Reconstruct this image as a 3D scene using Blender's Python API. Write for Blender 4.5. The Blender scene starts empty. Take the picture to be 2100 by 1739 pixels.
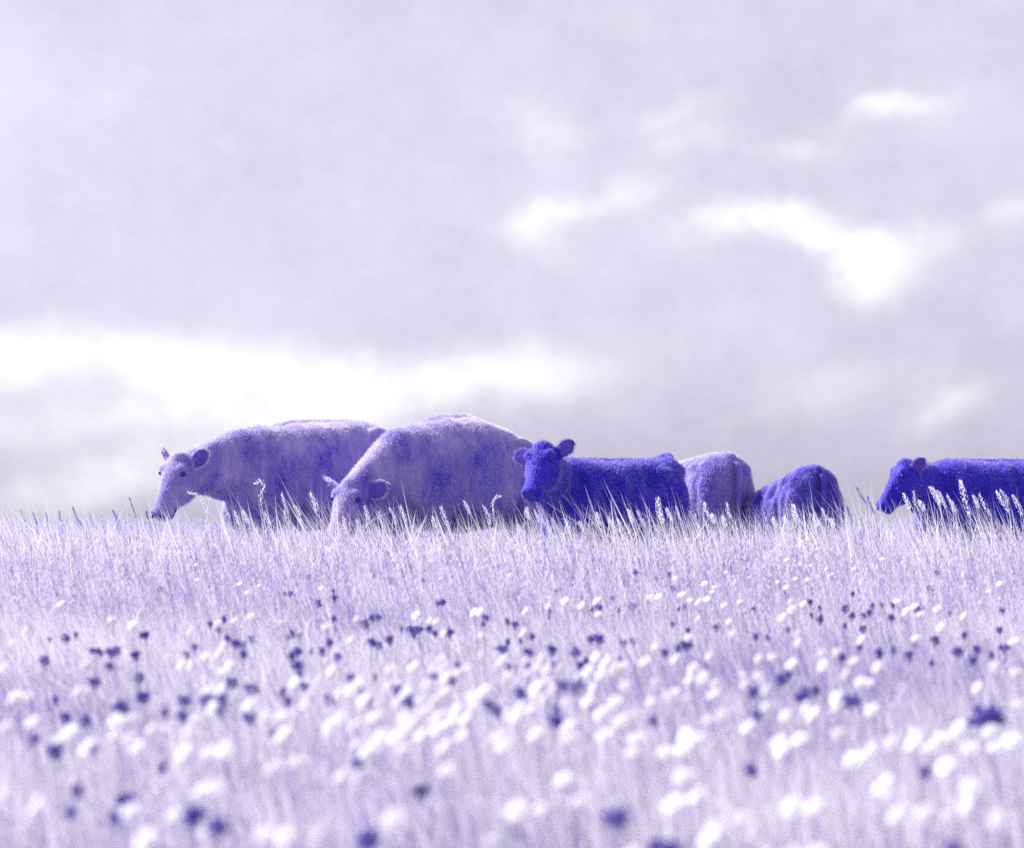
import bpy, bmesh, math, random
import numpy as np
from mathutils import Vector, Matrix

# ------------------------------------------------------------------ camera, sky, sun, exposure
SC = bpy.context.scene
COL = SC.collection
EYE = 1.05                      # camera height above the ground it stands on
FPX = 6900.0                    # focal length in photograph units (photograph 2100 wide)
CX, HY = 1050.0, 1046.0         # principal column, eye-level row
FOCUS = 24.6

cam_d = bpy.data.cameras.new('camera')
cam = bpy.data.objects.new('camera', cam_d)
COL.objects.link(cam)
cam.location = (0, 0, EYE)
cam.rotation_euler = (math.radians(90), 0, 0)
cam_d.sensor_width = 36.0
cam_d.sensor_fit = 'HORIZONTAL'
cam_d.lens = 36.0 * FPX / 2100.0
cam_d.shift_y = (HY - 869.5) / 2100.0
cam_d.clip_start = 0.1
cam_d.clip_end = 20000
cam_d.dof.use_dof = True
cam_d.dof.focus_distance = FOCUS
cam_d.dof.aperture_fstop = 3.3
SC.camera = cam

TO_SUN = Vector((-0.68, 0.42, 0.66)).normalized()
SUN_EL = math.asin(TO_SUN.z)
SUN_AZ = math.atan2(TO_SUN.x, TO_SUN.y)

sun_d = bpy.data.lights.new('sun', 'SUN')
sun_d.energy = 5.0
sun_d.angle = math.radians(0.6)
sun_d.color = (1.0, 0.97, 0.95)
sun = bpy.data.objects.new('sun', sun_d)
COL.objects.link(sun)
sun.rotation_euler = (-TO_SUN).to_track_quat('-Z', 'Y').to_euler()
sun.location = TO_SUN * 60

SC.view_settings.view_transform = 'Standard'
SC.view_settings.look = 'None'
SC.view_settings.exposure = 0.75
SC.view_settings.gamma = 1.0
SC.view_settings.use_curve_mapping = False
SC.cycles.use_denoising = False
SC.cycles.max_bounces = 8
SC.cycles.transparent_max_bounces = 8


def build_world():
    w = bpy.data.worlds.new('World')
    SC.world = w
    w.use_nodes = True
    nt = w.node_tree
    N, L = nt.nodes, nt.links
    N.clear()
    out = N.new('ShaderNodeOutputWorld')
    bg = N.new('ShaderNodeBackground')
    bg.inputs['Strength'].default_value = 0.0615
    L.new(bg.outputs[0], out.inputs[0])
    sky = N.new('ShaderNodeTexSky')
    sky.sky_type = 'NISHITA'
    sky.sun_disc = False
    sky.sun_elevation = SUN_EL
    sky.sun_rotation = SUN_AZ
    sky.dust_density = 2.0
    sky.air_density = 1.0

    def math_(op, a, b=None, c=None):
        n = N.new('ShaderNodeMath')
        n.operation = op
        for i, v in enumerate((a, b, c)):
            if v is None:
                continue
            if isinstance(v, (int, float)):
                n.inputs[i].default_value = v
            else:
                L.new(v, n.inputs[i])
        return n.outputs[0]
    tc = N.new('ShaderNodeTexCoord')
    sep = N.new('ShaderNodeSeparateXYZ')
    L.new(tc.outputs['Generated'], sep.inputs[0])
    az = math_('ARCTAN2', sep.outputs[0], sep.outputs[1])
    el = math_('ARCSINE', sep.outputs[2])
    # slight wander of the cloud edges
    cmb = N.new('ShaderNodeCombineXYZ')
    L.new(az, cmb.inputs[0])
    L.new(el, cmb.inputs[1])
    wob = N.new('ShaderNodeTexNoise')
    wob.inputs['Scale'].default_value = 32.0
    wob.inputs['Detail'].default_value = 5.0
    wob.inputs['Roughness'].default_value = 0.55
    L.new(cmb.outputs[0], wob.inputs['Vector'])
    wc = N.new('ShaderNodeVectorMath')
    wc.operation = 'SUBTRACT'
    L.new(wob.outputs['Color'], wc.inputs[0])
    wc.inputs[1].default_value = (0.5, 0.5, 0.5)
    ws = N.new('ShaderNodeVectorMath')
    ws.operation = 'MULTIPLY_ADD'
    L.new(wc.outputs[0], ws.inputs[0])
    ws.inputs[1].default_value = (0.034, 0.018, 0.0)
    L.new(cmb.outputs[0], ws.inputs[2])
    # the cloud banks: x, y, half-width, half-height, slope, weight in photograph units
    banks = [(170, 722, 190, 40, 6, 1.0), (400, 760, 170, 46, -18, 1.0), (620, 800, 190, 52, 0, 1.1),
             (830, 790, 190, 52, 4, 0.9), (1090, 768, 190, 58, 4, 0.95), (120, 865, 190, 40, 8, .65),
             (260, 985, 260, 46, 8, .8), (560, 900, 160, 50, 0, .5), (60, 745, 90, 34, 10, .8),
             (1080, 470, 52, 40, 0, .62), (1240, 402, 130, 26, 14, .75), (1125, 290, 66, 40, -14, .6),
             (1590, 303, 90, 26, 0, .7), (1540, 452, 150, 38, 4, .8), (1690, 505, 120, 36, -22, .85),
             (1850, 505, 100, 34, 16, .85), (1780, 600, 74, 42, 20, .85), (1825, 236, 84, 22, 8, .72),
             (1965, 815, 90, 26, 30, .5), (1680, 800, 90, 44, 0, .42), (1380, 232, 130, 24, 14, .45),
             (1930, 870, 60, 24, 20, .4), (455, 300, 34, 18, 0, .4), (1400, 290, 120, 24, 18, .35),
             (1560, 850, 160, 40, 4, .25), (2160, 430, 120, 34, 14, .6), (-90, 700, 120, 40, 10, .9)]
    total = None
    for (x, y, sx, sy, rot, wt) in banks:
        mp = N.new('ShaderNodeMapping')
        mp.vector_type = 'TEXTURE'
        mp.inputs['Location'].default_value = ((x - CX) / FPX, (HY - y) / FPX, 0)
        mp.inputs['Rotation'].default_value = (0, 0, math.radians(rot))
        mp.inputs['Scale'].default_value = (sx * 1.2 / FPX, sy * 1.32 / FPX, 1)
        L.new(ws.outputs[0], mp.inputs[0])
        ln = N.new('ShaderNodeVectorMath')
        ln.operation = 'LENGTH'
        L.new(mp.outputs[0], ln.inputs[0])
        q = math_('MULTIPLY', ln.outputs['Value'], ln.outputs['Value'])
        e = math_('EXPONENT', math_('MULTIPLY', q, -0.9))
        e = math_('MULTIPLY', e, wt * (1.2 if y < 660 else .84))
        total = e if total is None else math_('ADD', total, e)
    # broken cloud over the whole dome
    n2 = N.new('ShaderNodeTexNoise')
    n2.inputs['Scale'].default_value = 9.0
    n2.inputs['Detail'].default_value = 7.0
    n2.inputs['Roughness'].default_value = 0.5
    sc2 = N.new('ShaderNodeMapping')
    sc2.inputs['Scale'].default_value = (1.0, 2.2, 1.0)
    L.new(cmb.outputs[0], sc2.inputs[0])
    L.new(sc2.outputs[0], n2.inputs['Vector'])
    mr = N.new('ShaderNodeMapRange')
    mr.inputs['From Min'].default_value = 0.45
    mr.inputs['From Max'].default_value = 0.75
    mr.inputs['To Min'].default_value = 0.0
    mr.inputs['To Max'].default_value = 0.5
    L.new(n2.outputs[0], mr.inputs[0])
    brk = N.new('ShaderNodeMapRange')
    brk.inputs['From Min'].default_value = 0.32
    brk.inputs['From Max'].default_value = 0.68
    brk.inputs['To Min'].default_value = 0.45
    brk.inputs['To Max'].default_value = 1.15
    L.new(wob.outputs[0], brk.inputs[0])
    total = math_('MULTIPLY', total, brk.outputs[0])
    total = math_('ADD', total, mr.outputs[0])
    cl = N.new('ShaderNodeMapRange')
    cl.interpolation_type = 'SMOOTHSTEP'
    cl.inputs['From Min'].default_value = 0.05
    cl.inputs['From Max'].default_value = 1.25
    L.new(total, cl.inputs[0])
    # the daylight sky, seen in violet tones
    bw = N.new('ShaderNodeRGBToBW')
    L.new(sky.outputs[0], bw.inputs[0])
    bwp = math_('POWER', bw.outputs[0], 0.35)
    tint = N.new('ShaderNodeMix')
    tint.data_type = 'RGBA'
    tint.blend_type = 'MULTIPLY'
    tint.inputs[0].default_value = 1.0
    L.new(bwp, tint.inputs[6])
    tint.inputs[7].default_value = (4.15, 3.94, 4.92, 1)
    mot = N.new('ShaderNodeTexNoise')
    mot.inputs['Scale'].default_value = 14.0
    mot.inputs['Detail'].default_value = 12.0
    mot.inputs['Roughness'].default_value = 0.80
    L.new(cmb.outputs[0], mot.inputs['Vector'])
    mm = N.new('ShaderNodeMapRange')
    mm.inputs['From Min'].default_value = 0.3
    mm.inputs['From Max'].default_value = 0.7
    mm.inputs['To Min'].default_value = 0.86
    mm.inputs['To Max'].default_value = 1.12
    L.new(mot.outputs[0], mm.inputs[0])
    mul = N.new('ShaderNodeVectorMath')
    mul.operation = 'SCALE'
    L.new(tint.outputs[2], mul.inputs[0])
    L.new(mm.outputs[0], mul.inputs['Scale'])
    mix = N.new('ShaderNodeMix')
    mix.data_type = 'RGBA'
    L.new(cl.outputs[0], mix.inputs[0])
    L.new(mul.outputs[0], mix.inputs[6])
    mix.inputs[7].default_value = (10.2, 10.1, 10.5, 1)
    L.new(mix.outputs[2], bg.inputs[0])
    return w


build_world()
rng = np.random.default_rng(11)
random.seed(11)


# ------------------------------------------------------------------ helpers
def noise2(x, y, seed=0):
    """cheap smooth value noise built from sines"""
    a = np.sin(x * 1.3 + y * 0.7 + seed) + np.sin(-x * 0.6 + y * 1.7 + seed * 2.1) + np.sin(x * 2.3 - y * 1.1 + seed * 0.7)
    b = np.sin(x * 4.1 + y * 3.3 + seed * 1.7) * 0.5 + np.sin(x * 5.7 - y * 4.4 + seed) * 0.4
    return (a + b) / 3.9


def ground(x, y):
    x = np.asarray(x, float)
    y = np.asarray(y, float)
    k = 0.0152
    t = np.maximum(y - 26.5, 0)
    t1 = np.minimum(t, 11.0)
    z = k * np.minimum(y, 26.5) + k * t1 - 0.0045 * t1 ** 2
    slope_end = k - 0.009 * 11.0
    z = z + np.maximum(t - 11.0, 0) * slope_end
    z = np.maximum(z, -40.0 + 4.0 * np.exp(-np.abs(y) / 900.0))
    fade = np.clip((60 - np.abs(y - 18)) / 40, 0, 1) * np.clip((80 - np.abs(x)) / 60, 0, 1)
    return z + fade * 0.035 * noise2(x * 0.8, y * 0.6, 2.0)


def at(px, py, d):
    """a point seen at photograph position px, py at depth d"""
    return Vector(((px - CX) / FPX * d, d, EYE + (HY - py) / FPX * d))


def hit(px, py, h):
    """where the sight line meets the layer h above the ground"""
    lo, hi = 3.0, 40.0
    f = lambda d: (EYE + (HY - py) / FPX * d) - (float(ground((px - CX) / FPX * d, d)) + h)
    prev = lo
    for d in np.arange(3.0, 32.0, 0.25):
        if f(d) < 0:
            lo, hi = prev, d
            break
        prev = d
    else:
        return None
    for _ in range(20):
        m = 0.5 * (lo + hi)
        if f(m) < 0:
            hi = m
        else:
            lo = m
    return at(px, py, 0.5 * (lo + hi))


def mesh_from(name, verts, faces, mat=None, smooth=True):
    me = bpy.data.meshes.new(name)
    me.from_pydata([tuple(v) for v in verts], [], faces)
    me.update()
    if smooth:
        me.polygons.foreach_set('use_smooth', [True] * len(me.polygons))
    if mat:
        me.materials.append(mat)
    return me


def bm_mesh(name, bm, mat):
    me = bpy.data.meshes.new(name)
    bm.to_mesh(me)
    bm.free()
    me.materials.append(mat)
    return me


def tube(bm, pts, rads, seg=5):
    loops = []
    for i, p in enumerate(pts):
        t = (pts[min(i + 1, len(pts) - 1)] - pts[max(i - 1, 0)]).normalized()
        s = t.cross(Vector((0, 1, 0)))
        s = s.normalized() if s.length > .05 else Vector((1, 0, 0))
        q = t.cross(s).normalized()
        loops.append([bm.verts.new(p + (s * math.cos(2 * math.pi * k / seg) + q * math.sin(2 * math.pi * k / seg)) * rads[i]) for k in range(seg)])
    for a, b in zip(loops[:-1], loops[1:]):
        for k in range(seg):
            bm.faces.new((a[k], a[(k + 1) % seg], b[(k + 1) % seg], b[k]))
    bm.faces.new(loops[0][::-1])
    bm.faces.new(loops[-1])


def np_mesh(name, V, faces_tri, mat, attr=None, smooth=False):
    """a big triangle mesh from numpy arrays"""
    me = bpy.data.meshes.new(name)
    nv, nf = len(V), len(faces_tri)
    me.vertices.add(nv)
    me.vertices.foreach_set('co', np.ascontiguousarray(V, np.float32).ravel())
    me.loops.add(nf * 3)
    me.loops.foreach_set('vertex_index', np.ascontiguousarray(faces_tri, np.int32).ravel())
    me.polygons.add(nf)
    me.polygons.foreach_set('loop_start', np.arange(0, nf * 3, 3, dtype=np.int32))
    me.polygons.foreach_set('loop_total', np.full(nf, 3, np.int32))
    if smooth:
        me.polygons.foreach_set('use_smooth', np.ones(nf, bool))
    me.update(calc_edges=True)
    if attr is not None:
        a = me.attributes.new('tone', 'FLOAT', 'POINT')
        a.data.foreach_set('value', np.ascontiguousarray(attr, np.float32))
    me.materials.append(mat)
    return me


def put(name, me, parent=None, loc=None):
    o = bpy.data.objects.new(name, me)
    COL.objects.link(o)
    if parent is not None:
        o.parent = parent
    if loc is not None:
        o.location = loc
    return o


def thing(name, label, cat, loc=(0, 0, 0), rz=0.0, group=None):
    o = bpy.data.objects.new(name, None)
    o.empty_display_size = 0.2
    COL.objects.link(o)
    o.location = loc
    o.rotation_euler = (0, 0, rz)
    o['label'] = label
    o['category'] = cat
    if group:
        o['group'] = group
    return o


# ------------------------------------------------------------------ materials
def new_mat(name):
    m = bpy.data.materials.new(name)
    m.use_nodes = True
    nt = m.node_tree
    nt.nodes.clear()
    out = nt.nodes.new('ShaderNodeOutputMaterial')
    return m, nt, nt.nodes, nt.links, out


def ramp(N, stops):
    r = N.new('ShaderNodeValToRGB')
    els = r.color_ramp.elements
    while len(els) < len(stops):
        els.new(0.5)
    for e, (p, c) in zip(els, stops):
        e.position = p
        e.color = (*c, 1)
    return r


def plant_mat(name, stops, transl=0.45, use_attr=True, rough=0.6, gloss=0.06):
    m, nt, N, L, out = new_mat(name)
    if use_attr:
        src = N.new('ShaderNodeAttribute')
        src.attribute_name = 'tone'
        fac = src.outputs['Fac']
    else:
        g = N.new('ShaderNodeNewGeometry')
        n = N.new('ShaderNodeTexNoise')
        n.inputs['Scale'].default_value = 60
        L.new(g.outputs['Position'], n.inputs['Vector'])
        fac = n.outputs[0]
    r = ramp(N, stops)
    L.new(fac, r.inputs[0])
    d = N.new('ShaderNodeBsdfDiffuse')
    t = N.new('ShaderNodeBsdfTranslucent')
    L.new(r.outputs[0], d.inputs[0])
    L.new(r.outputs[0], t.inputs[0])
    mx = N.new('ShaderNodeMixShader')
    mx.inputs[0].default_value = transl
    L.new(d.outputs[0], mx.inputs[1])
    L.new(t.outputs[0], mx.inputs[2])
    gl = N.new('ShaderNodeBsdfGlossy')
    gl.inputs['Roughness'].default_value = rough
    m2 = N.new('ShaderNodeMixShader')
    m2.inputs[0].default_value = gloss
    L.new(mx.outputs[0], m2.inputs[1])
    L.new(gl.outputs[0], m2.inputs[2])
    L.new(m2.outputs[0], out.inputs[0])
    return m


M_GRASS = plant_mat('grass_blades', [(0.0, (.10, .06, .46)), (0.2, (.38, .34, .57)), (0.46, (.69, .66, .75)), (1.0, (.86, .845, .88))])
M_SEED = plant_mat('grass_seed_heads', [(0.0, (.17, .12, .52)), (0.5, (.58, .54, .75)), (1.0, (.90, .89, .94))])
M_STALK = plant_mat('pale_seed_stalk', [(0.3, (.80, .78, .88)), (0.7, (.93, .92, .95))], use_attr=False, transl=0.5)
M_STALK_DARK = plant_mat('violet_seed_stalk', [(0.3, (.17, .12, .55)), (0.7, (.32, .26, .65))], use_attr=False, transl=0.4)
M_PETAL = plant_mat('white_petal', [(0.3, (.92, .92, .94)), (0.7, (.96, .96, .97))], use_attr=False, transl=0.4)
M_CENTRE = plant_mat('pale_flower_centre', [(0.3, (.80, .78, .88)), (0.7, (.90, .88, .93))], use_attr=False, transl=0.2)
M_STEM = plant_mat('flower_stem', [(0.3, (.45, .40, .68)), (0.7, (.60, .56, .76))], use_attr=False, transl=0.3)
M_FLORET = plant_mat('violet_floret', [(0.3, (.06, .03, .40)), (0.7, (.20, .15, .58))], use_attr=False, transl=0.3)


def ground_mat():
    m, nt, N, L, out = new_mat('meadow_soil')
    g = N.new('ShaderNodeNewGeometry')
    n = N.new('ShaderNodeTexNoise')
    n.inputs['Scale'].default_value = 7
    n.inputs['Detail'].default_value = 8
    L.new(g.outputs['Position'], n.inputs['Vector'])
    r = ramp(N, [(0.3, (.16, .12, .40)), (0.55, (.28, .24, .48)), (0.8, (.40, .36, .56))])
    L.new(n.outputs[0], r.inputs[0])
    b = N.new('ShaderNodeBsdfDiffuse')
    L.new(r.outputs[0], b.inputs[0])
    L.new(b.outputs[0], out.inputs[0])
    return m


def coat_mats(name, dark, mid, tip, scale=9.0):
    """skin and hair of one coat colour; the mottling is the coat's own"""
    res = []
    for kind in ('skin', 'hair'):
        m, nt, N, L, out = new_mat(name + '_' + kind)
        g = N.new('ShaderNodeTexCoord')
        n = N.new('ShaderNodeTexNoise')
        n.inputs['Scale'].default_value = scale
        n.inputs['Detail'].default_value = 9
        n.inputs['Roughness'].default_value = 0.72
        mpg = N.new('ShaderNodeMapping')
        mpg.inputs['Scale'].default_value = (1.7, 1.7, .55)
        mpg.inputs['Rotation'].default_value = (0, .35, 0)
        L.new(g.outputs['Object'], mpg.inputs[0])
        L.new(mpg.outputs[0], n.inputs['Vector'])
        big = N.new('ShaderNodeTexNoise')
        big.inputs['Scale'].default_value = 2.6
        big.inputs['Detail'].default_value = 3
        L.new(g.outputs['Object'], big.inputs['Vector'])
        avg = N.new('ShaderNodeMath')
        avg.operation = 'MULTIPLY_ADD'
        L.new(big.outputs[0], avg.inputs[0])
        avg.inputs[1].default_value = 0.8
        hf = N.new('ShaderNodeMath')
        hf.operation = 'MULTIPLY_ADD'
        L.new(n.outputs[0], hf.inputs[0])
        hf.inputs[1].default_value = 0.6
        hf.inputs[2].default_value = -0.2
        L.new(hf.outputs[0], avg.inputs[2])
        r = ramp(N, [(0.30, dark), (0.68, mid)])
        L.new(avg.outputs[0], r.inputs[0])
        if kind == 'skin':
            p = N.new('ShaderNodeBsdfPrincipled')
            L.new(r.outputs[0], p.inputs['Base Color'])
            p.inputs['Roughness'].default_value = 0.75
            p.inputs['Specular IOR Level'].default_value = 0.25
            p.inputs['Sheen Weight'].default_value = 0.8
            p.inputs['Sheen Roughness'].default_value = 0.35
            p.inputs['Sheen Tint'].default_value = (*tip, 1)
            L.new(p.outputs[0], out.inputs[0])
        else:
            at_ = N.new('ShaderNodeAttribute')
            at_.attribute_name = 'tone'
            mixc = N.new('ShaderNodeMix')
            mixc.data_type = 'RGBA'
            L.new(at_.outputs['Fac'], mixc.inputs[0])
            L.new(r.outputs[0], mixc.inputs[6])
            mixc.inputs[7].default_value = (*tip, 1)
            d = N.new('ShaderNodeBsdfDiffuse')
            L.new(mixc.outputs[2], d.inputs[0])
            t = N.new('ShaderNodeBsdfTranslucent')
            t.inputs[0].default_value = (*tip, 1)
            mx = N.new('ShaderNodeMixShader')
            mx.inputs[0].default_value = 0.42
            L.new(d.outputs[0], mx.inputs[1])
            L.new(t.outputs[0], mx.inputs[2])
            gl = N.new('ShaderNodeBsdfGlossy')
            gl.inputs['Roughness'].default_value = 0.38
            m2 = N.new('ShaderNodeMixShader')
            m2.inputs[0].default_value = 0.05
            L.new(mx.outputs[0], m2.inputs[1])
            L.new(gl.outputs[0], m2.inputs[2])
            L.new(m2.outputs[0], out.inputs[0])
        res.append(m)
    return res


COAT_BROWN = coat_mats('brown_coat', (.05, .02, .48), (.45, .38, .65), (.95, .93, .97))
COAT_BLACK = coat_mats('black_coat', (.004, .001, .43), (.048, .024, .57), (.50, .44, .82))
COAT_PALE = coat_mats('pale_brown_coat', (.05, .02, .48), (.36, .29, .63), (.95, .93, .97))


COAT_SOOT = coat_mats('sooty_coat', (.012, .004, .42), (.17, .12, .56), (.62, .56, .84))


def plain(name, c, rough=0.5, spec=0.4):
    m, nt, N, L, out = new_mat(name)
    p = N.new('ShaderNodeBsdfPrincipled')
    g = N.new('ShaderNodeTexCoord')
    n = N.new('ShaderNodeTexNoise')
    n.inputs['Scale'].default_value = 25
    L.new(g.outputs['Object'], n.inputs['Vector'])
    r = ramp(N, [(0.3, tuple(v * 0.8 for v in c)), (0.7, c)])
    L.new(n.outputs[0], r.inputs[0])
    L.new(r.outputs[0], p.inputs['Base Color'])
    p.inputs['Roughness'].default_value = rough
    p.inputs['Specular IOR Level'].default_value = spec
    L.new(p.outputs[0], out.inputs[0])
    return m


M_EYE = plain('dark_eye', (.015, .008, .34), 0.12, 0.5)
M_FRINGE = plant_mat('pale_ear_hair', [(0.3, (.85, .82, .92)), (0.7, (.95, .94, .96))], use_attr=False, transl=0.55)
M_FRINGE_DARK = plant_mat('violet_ear_hair', [(0.3, (.20, .15, .62)), (0.7, (.55, .5, .8))], use_attr=False, transl=0.55)
M_EAR = plain('shaded_inner_ear', (.13, .085, .50), 0.8, 0.1)  # shade of the ear's hollow is put into this dark colour
M_HOOF = plain('horn_hoof', (.06, .04, .30), 0.5)
M_NOSE = plain('wet_nose', (.03, .015, .36), 0.3, 0.5)


# ------------------------------------------------------------------ ground
def build_ground():
    def axis(fine, step, far, n):
        a = np.arange(fine[0], fine[1] + 1e-6, step)
        up = fine[1] + np.geomspace(step, far - fine[1], n)
        dn = fine[0] - np.geomspace(step, far + fine[0], n)
        return np.concatenate([dn[::-1], a, up])
    xs = axis((-12, 12), 0.4, 9000, 34)
    ys = axis((0, 60), 0.4, 9000, 34)
    X, Y = np.meshgrid(xs, ys)
    Z = ground(X, Y)
    V = np.stack([X.ravel(), Y.ravel(), Z.ravel()], 1)
    nx, ny = len(xs), len(ys)
    i = np.arange((ny - 1) * nx).reshape(ny - 1, nx)[:, :-1].ravel()
    F = np.concatenate([np.stack([i, i + 1, i + nx + 1], 1), np.stack([i, i + nx + 1, i + nx], 1)])
    o = put('meadow_ground', np_mesh('meadow_ground', V, F, ground_mat(), smooth=True))
    o['kind'] = 'structure'


build_ground()


# ------------------------------------------------------------------ cattle
def ring_loft(bm, rings, seg=18, power=2.3):
    """closed loft: rings are (centre, axis_u, axis_v) with half-lengths in the axes"""
    loops = []
    for c, u, v in rings:
        lp = []
        for k in range(seg):
            a = 2 * math.pi * k / seg
            ca, sa = math.cos(a), math.sin(a)
            e = 2.0 / power
            p = c + u * math.copysign(abs(ca) ** e, ca) + v * math.copysign(abs(sa) ** e, sa)
            lp.append(bm.verts.new(p))
        loops.append(lp)
    for a, b in zip(loops[:-1], loops[1:]):
        for k in range(seg):
            bm.faces.new((a[k], a[(k + 1) % seg], b[(k + 1) % seg], b[k]))
    bm.faces.new(loops[0][::-1])
    bm.faces.new(loops[-1])


def ball(bm, c, r, rot=None):
    m = Matrix.Translation(c)
    if rot is not None:
        m = m @ rot.to_4x4()
    m = m @ Matrix.Diagonal((r[0], r[1], r[2], 1))
    bmesh.ops.create_icosphere(bm, subdivisions=2, radius=1.0, matrix=m)


def catmull(P, n):
    P = [2 * P[0] - P[1]] + list(P) + [2 * P[-1] - P[-2]]
    out = []
    for i in range(1, len(P) - 2):
        for k in range(n):
            t = k / n
            a, b, c, d = P[i - 1], P[i], P[i + 1], P[i + 2]
            out.append(0.5 * ((2 * b) + (c - a) * t + (2 * a - 5 * b + 4 * c - d) * t * t + (3 * b - a - 3 * c + d) * t ** 3))
    out.append(P[-2])
    return out


def spline_loft(bm, keys, n=3, seg=18, power=2.3):
    """keys: list of numpy arrays (cx,cy,cz, ux,uy,uz, vx,vy,vz)"""
    pts = catmull([np.array(k, float) for k in keys], n)
    ring_loft(bm, [(Vector(p[0:3]), Vector(p[3:6]), Vector(p[6:9])) for p in pts], seg, power)


TRUNK = [  # x, top, bottom, half-width
    (-.80, 1.20, .96, .10), (-.775, 1.26, .82, .21), (-.68, 1.315, .70, .285), (-.52, 1.335, .63, .315),
    (-.34, 1.33, .575, .325), (-.12, 1.315, .535, .345), (.10, 1.31, .52, .35), (.30, 1.32, .535, .33),
    (.48, 1.335, .56, .295), (.62, 1.31, .60, .26), (.74, 1.22, .64, .205), (.80, 1.08, .72, .12)]


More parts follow.
